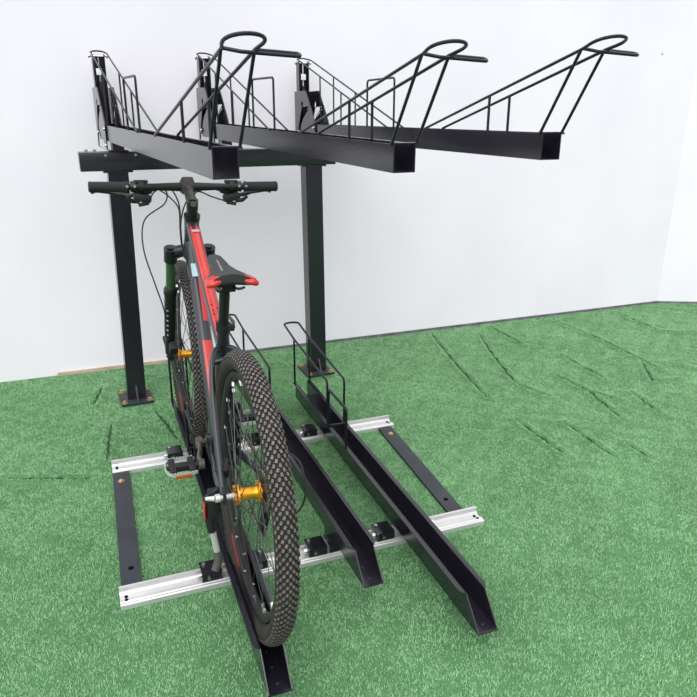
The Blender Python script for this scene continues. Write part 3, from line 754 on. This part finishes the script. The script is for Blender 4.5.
cable('rear_hose', [(-.030, .80, .80), (-.034, .66, .60), (-.036, .55, .45), (-.030, .46, .345), (-.05, .36, .335), (-.058, .20, .35), (-.064, .10, .40)])
# --- fork
fk = MB(); CR = HB+(HB-HT).normalized()*.022
fk.cyl(HB, CR+Vector((0, .002, -.01)), .026, 0, 20)
FA = (HB-HT).normalized(); off = Vector((0, .030, -.002))
def leg_pt(s, h):
    t0 = CR+off; k = (t0.z-h)/-FA.z; p = t0+FA*k; return Vector((s, p.y, h))
cr0 = [leg_pt(-.066, CR.z-.004), Vector((-.035, CR.y+.016, CR.z+.010)), Vector((0, CR.y+.004, CR.z+.014)), Vector((.035, CR.y+.016, CR.z+.010)), leg_pt(.066, CR.z-.004)]
fk.sweep(spline(cr0, 6), oval(.019, .020), 0, up=(0, 0, 1))
for s in (-1, 1):
    fk.cyl(leg_pt(s*.066, CR.z-.030), leg_pt(s*.066, CR.z+.018), .0235, 0, 20); fk.cyl(leg_pt(s*.066, CR.z+.018), leg_pt(s*.066, CR.z+.024), .012, 0, 12)
fork = fk.build('fork', M['gloss'], bike)
for s in (-1, 1):
    MB().cyl(leg_pt(s*.066, .655), leg_pt(s*.066, CR.z-.020), .0165, seg=20).build('stanchion', M['stan'], fork)['label'] = 'green fork stanchion'
    lo = MB(); ps = [leg_pt(s*.066, h) for h in (.690, .682, .665, .655, .55, .45, .40)]
    lo.tube(ps, [.020, .025, .025, .0225, .0225, .0205, .019], 0, 20)
    e = leg_pt(s*.066, .40); lo.tube([e, Vector((s*.062, WB-.004, RW+.006)), Vector((s*.062, WB, RW-.016))], [.019, .016, .013], 0, 14)
    lw = lo.build('lower_leg', M['gloss'], fork)
    if s < 0:
        dd = MB()
        for i in range(7):
            h = .60-.022*i; c = leg_pt(s*.066, h)
            dd.add([(c.x-.010, c.y-.0209, c.z), (c.x-.016, c.y-.0170, c.z+.002), (c.x-.016, c.y-.0165, c.z-.005), (c.x-.010, c.y-.0209, c.z-.007)], [[0, 1, 2, 3]], 0, False)
        dd.build('leg_lettering', M['lightgrey'], lw)
a = leg_pt(-.062, .70); b = leg_pt(.062, .70)
MB().sweep(spline([a+Vector((0, .02, -.03)), Vector((-.050, a.y+.05, .775)), Vector((0, a.y+.055, .800)), Vector((.050, a.y+.05, .775)), b+Vector((0, .02, -.03))], 6), oval(.010, .014), 0).build('fork_arch', M['gloss'], fork)
fa = MB(); fa.cyl((-.078, WB, RW), (.080, WB, RW), .0045, 0, 10); fa.cyl((-.040, WB, RW), (-.080, WB, RW), .007, 0, 12); fa.cyl((.040, WB, RW), (.085, WB, RW), .007, 0, 12); fa.build('axle', M['steel'], fwheel)
# front brake
dr = MB(); dr.lathe([(.072, -.001), (.082, -.001), (.082, .001), (.072, .001)], (-.044, WB, RW), (1, 0, 0), 0, 48, closed=True)
for i in range(6):
    t = PI/3*i; dr.tube([(-.044, WB+.024*math.cos(t), RW+.024*math.sin(t)), (-.044, WB+.074*math.cos(t+.4), RW+.074*math.sin(t+.4))], .003, 0, 6)
dr.build('brake_disc', M['spoke'], fwheel)
bc = MB(); bc.box((-.058, WB-.075, RW+.055), (.032, .036, .050), 0, Matrix.Rotation(.7, 3, 'X'), .006); bc.build('brake_caliper', M['matte'], fork)
# rear disc and caliper
dr = MB(); dr.lathe([(.068, -.001), (.078, -.001), (.078, .001), (.068, .001)], (-.046, 0, RW), (1, 0, 0), 0, 48, closed=True)
for i in range(6):
    t = PI/3*i; dr.tube([(-.046, .024*math.cos(t), RW+.024*math.sin(t)), (-.046, .070*math.cos(t+.4), RW+.070*math.sin(t+.4))], .003, 0, 6)
dr.build('brake_disc', M['spoke'], rwheel)
bc = MB(); bc.box((-.056, .070, RW+.045), (.026, .044, .036), 0, Matrix.Rotation(.5, 3, 'X'), .005); bc.cyl((-.072, .06, RW+.06), (-.040, .075, RW+.06), .006, 0, 10); bc.build('rear_caliper', M['matte'], bike)
# --- cranks, pedals, chain
kb = MB(); kb.cyl(BB+Vector((-.058, 0, 0)), BB+Vector((.075, 0, 0)), .012, 0, 16); kb.build('crank_axle', M['spoke'], bike)
CA = math.atan2(.333-.316, .266-.436)
cdir = Vector((0, math.cos(CA), math.sin(CA)))
for s in (-1, 1):
    d = cdir if s < 0 else -cdir
    x0_, x1_ = s*.062, s*.082
    e = BB+d*.172; k = MB()
    k.sweep(spline([BB+Vector((x0_, 0, 0))-d*.006, BB+Vector((x0_+s*.006, 0, 0))+d*.06, BB+Vector((x1_, 0, 0))+d*.13, e+Vector((x1_, 0, 0))+d*.008], 6), oval(.0075, .0135), 0, up=(0, -d.z, d.y))
    k.cyl(BB+Vector((x0_-s*.008, 0, 0)), BB+Vector((x0_+s*.010, 0, 0)), .019, 0, 18); k.cyl(e+Vector((x1_-s*.008, 0, 0)), e+Vector((x1_+s*.008, 0, 0)), .015, 0, 18)
    crank = k.build('crank_arm', M['dust'] if s < 0 else M['gloss'], bike)
    pb = MB(); px = x1_+s*.012; 
    pb.cyl(e+Vector((x1_, 0, 0)), e+Vector((x1_+s*.100, 0, 0)), .0075, 0, 14)
    xa = px+s*.008; xb = px+s*.080; tl = .10
    Rp = Matrix.Rotation(.10, 3, 'X')
    for x in (xa, xb-s*.018): pb.box(e+Vector((x+s*.009, 0, 0)), (.018, .070, .020), 0, Rp, .004)
    pb.box(e+Vector(((xa+xb)/2, 0, 0)), (.062, .024, .020), 0, Rp, .006)
    ped = pb.build('pedal', M['matte'], crank)
    cg = MB(); 
    for y in (-.040, .040):
        pts = [Vector((xa-s*.004, y*.85, 0)), Vector((xa+s*.010, y, 0)), Vector((xb-s*.006, y, 0)), Vector((xb+s*.008, y*.6, 0))]
        cg.sweep([e+Rp @ p for p in pts], [(-.0014, -.0045), (.0014, -.0045), (.0014, .0045), (-.0014, .0045)], 0, up=(0, 0, 1), smooth=False)
        for i in range(9):
            x = xa+(xb-xa)*(i+.5)/9; cg.box(e+Rp @ Vector((x, y, .0055)), (.0045, .003, .005), 0, Rp)
    pts = [Vector((xb+s*.008, .024, 0)), Vector((xb+s*.012, 0, 0)), Vector((xb+s*.008, -.024, 0))]
    cg.sweep([e+Rp @ p for p in pts], [(-.0014, -.0045), (.0014, -.0045), (.0014, .0045), (-.0014, .0045)], 0, up=(0, 0, 1), smooth=False)
    cg.build('pedal_cage', M['alu'], crank)
    rf = MB()
    for y in ((-.0425,) if s < 0 else ()): rf.box(e+Rp @ Vector(((xa+xb)/2, y, -.005)), (.046, .005, .011), 0, Rp, .0015)
    if s < 0: rf.build('reflector', M['amber'], crank)
cr = MB()
for i, r_ in enumerate((.086, .066, .046)):
    n = int(r_*2*PI/.0127)*2; x = .052-i*.006; poly = []
    for j in range(n):
        t = 2*PI*j/n; q = r_+(.003 if j % 2 else -.003); poly.append((q*math.cos(t), q*math.sin(t)))
    inner = [(.75*a_, .75*b_) for a_, b_ in poly]
    vs = [(x, BB.y+a_, BB.z+b_) for a_, b_ in poly]+[(x, BB.y+a_, BB.z+b_) for a_, b_ in inner]+[(x+.002, BB.y+a_, BB.z+b_) for a_, b_ in poly]+[(x+.002, BB.y+a_, BB.z+b_) for a_, b_ in inner]
    fs = []
    for j in range(n):
        k = (j+1) % n; fs += [[j, k, n+k, n+j], [2*n+j, 2*n+k, 3*n+k, 3*n+j], [j, k, 2*n+k, 2*n+j], [n+j, n+k, 3*n+k, 3*n+j]]
    cr.add(vs, fs, 0, False)
for i in range(4):
    t = PI/2*i+.4; cr.tube([BB+Vector((.050, 0, 0)), BB+Vector((.052, .066*math.cos(t), .066*math.sin(t)))], .007, 0, 8)
cr.build('chainrings', M['gloss'], bike)
cn = MB(); xcn = .045
rc1, rc2 = .088, .050
pth = [Vector((xcn, BB.y+rc1*math.cos(t), BB.z+rc1*math.sin(t))) for t in np.linspace(-PI/2, PI/2+.12, 16)]
pth += [Vector((xcn, rc2*math.cos(t), RW+rc2*math.sin(t))) for t in np.linspace(PI/2+.1, 1.5*PI-.3, 12)]
J1 = Vector((xcn+.004, .022, RW-.075)); J2 = Vector((xcn+.004, .062, RW-.155))
pth += [J1+Vector((0, .016, .006)), J1+Vector((0, .018, -.010)), J2+Vector((0, -.022, .010)), J2+Vector((0, -.016, -.016)), J2+Vector((0, .010, -.020))]
# resample into links
seg = []
P_ = pth+[pth[0]]
tot = 0
for a_, b_ in zip(P_[:-1], P_[1:]):
    Ln = (b_-a_).length; n = max(1, int(Ln/.0127))
    for i in range(n):
        p = a_.lerp(b_, (i+.5)/n); d = (b_-a_).normalized(); ang = math.atan2(d.z, d.y)
        cn.box(p, (.0062, .0104, .0075), 0, Matrix.Rotation(ang, 3, 'X'))
cn.build('chain', M['chain'], bike)
rd = MB(); rd.box((.076, .012, RW-.045), (.018, .034, .060), 0, Matrix.Rotation(-.3, 3, 'X'), .006)
for J in (J1, J2): rd.cyl(J+Vector((-.003, 0, 0)), J+Vector((.003, 0, 0)), .022, 0, 22)
for x in (-.007, .007): rd.sweep([J1+Vector((x, 0, 0)), J2+Vector((x, 0, 0))], [(-.0012, -.012), (.0012, -.012), (.0012, .012), (-.0012, .012)], 0, up=(0, .85, .4), smooth=False)
rd.build('rear_derailleur', M['matte'], bike)
fd = MB(); fd.box((.030, .400, .425), (.034, .030, .036), 0, None, .006)
for x in (.044, .058): fd.sweep([(x, .345+.02*i, .440+.006*i*(3-i)*.6) for i in range(6)], [(-.001, -.014), (.001, -.014), (.001, .014), (-.001, .014)], 0, up=(0, 0, 1), smooth=False)
fd.build('front_derailleur', M['spoke'], bike)
# --- kickstand on the left rear dropout
ks = MB(); ks.box((-.088, .052, RW-.045), (.026, .030, .080), 0, None, .005); ks.tube([(-.092, .052, RW-.02), (-.098, .052, RW-.09), (-.093, .052, RW-.13)], [.013, .014, .011], 0, 14)
ks.cyl((-.074, .04, RW+.004), (-.112, .05, RW-.028), .006, 0, 12)
kst = ks.build('kickstand', M['matte'], bike)
MB().span((-.1135, .036, RW-.085), (-.1105, .066, RW-.040), bevel=.001).build('red_strip', M['red'], kst)
MB().tube([(-.094, .052, RW-.110), (-.080, .052, RW-.205)], .0085, 0, 14).build('kickstand_leg', M['alu'], kst)
MB().tube([(-.0815, .052, RW-.195), (-.078, .050, RW-.222), (-.090, .040, RW-.248)], [.010, .012, .011], 0, 14).build('kickstand_foot', M['dust'], kst)

# ------------------------------------------------------------------ light and camera
w = bpy.data.worlds.new('daylight'); SC.world = w; w.use_nodes = True
nt = w.node_tree; bg = nt.nodes['Background']
tc = nt.nodes.new('ShaderNodeTexCoord'); sx = nt.nodes.new('ShaderNodeSeparateXYZ'); nt.links.new(tc.outputs['Generated'], sx.inputs[0])
def ramp(sock, lo, hi, c0, c1):
    mr = nt.nodes.new('ShaderNodeMapRange'); mr.interpolation_type = 'SMOOTHSTEP'
    mr.inputs['From Min'].default_value = lo; mr.inputs['From Max'].default_value = hi
    nt.links.new(sock, mr.inputs['Value'])
    mx = nt.nodes.new('ShaderNodeMix'); mx.data_type = 'RGBA'
    nt.links.new(mr.outputs['Result'], mx.inputs['Factor'])
    mx.inputs['A'].default_value = (*c0, 1); mx.inputs['B'].default_value = (*c1, 1)
    return mx.outputs['Result']
high = ramp(sx.outputs['Z'], .05, .75, (.38, .39, .42), (1.75, 1.75, 1.80))     # bright roof lights, dimmer hall around
side = ramp(sx.outputs['X'], -.25, -.95, (0, 0, 0), (.9, .92, .96))             # daylight from the open left side
ad = nt.nodes.new('ShaderNodeMix'); ad.data_type = 'RGBA'; ad.blend_type = 'ADD'; ad.inputs['Factor'].default_value = 1
nt.links.new(high, ad.inputs['A']); nt.links.new(side, ad.inputs['B'])
nt.links.new(ad.outputs['Result'], bg.inputs['Color']); bg.inputs['Strength'].default_value = 1.0
def sun(name, d, e, ang, col=(1, 1, 1)):
    l = bpy.data.lights.new(name, 'SUN'); l.energy = e; l.angle = math.radians(ang); l.color = col
    o = bpy.data.objects.new(name, l); COL.objects.link(o)
    o.rotation_euler = Vector(d).to_track_quat('-Z', 'Y').to_euler(); return o
sun('sun', (.35, .85, -.75), 1.7, 60)

cam = bpy.data.cameras.new('camera'); co = bpy.data.objects.new('camera', cam); COL.objects.link(co)
yaw, pit, rol, fpx = -.3730, -.3459, .0068, 682.2258
f = Vector((-math.sin(yaw)*math.cos(pit), math.cos(yaw)*math.cos(pit), math.sin(pit)))
r0 = Vector((math.cos(yaw), math.sin(yaw), 0)); u0 = r0.cross(f)
r_ = r0*math.cos(rol)+u0*math.sin(rol); u_ = -r0*math.sin(rol)+u0*math.cos(rol)
co.matrix_world = Matrix.Translation((-.5860, -2.1145, 1.3801)) @ Matrix((r_, u_, -f)).transposed().to_4x4()
cam.sensor_width = 36; cam.lens = fpx/697*36; cam.clip_start = .02
SC.camera = co
vs = SC.view_settings; vs.view_transform = 'Standard'; vs.look = 'None'; vs.gamma = 1; vs.use_curve_mapping = False; vs.exposure = -.04
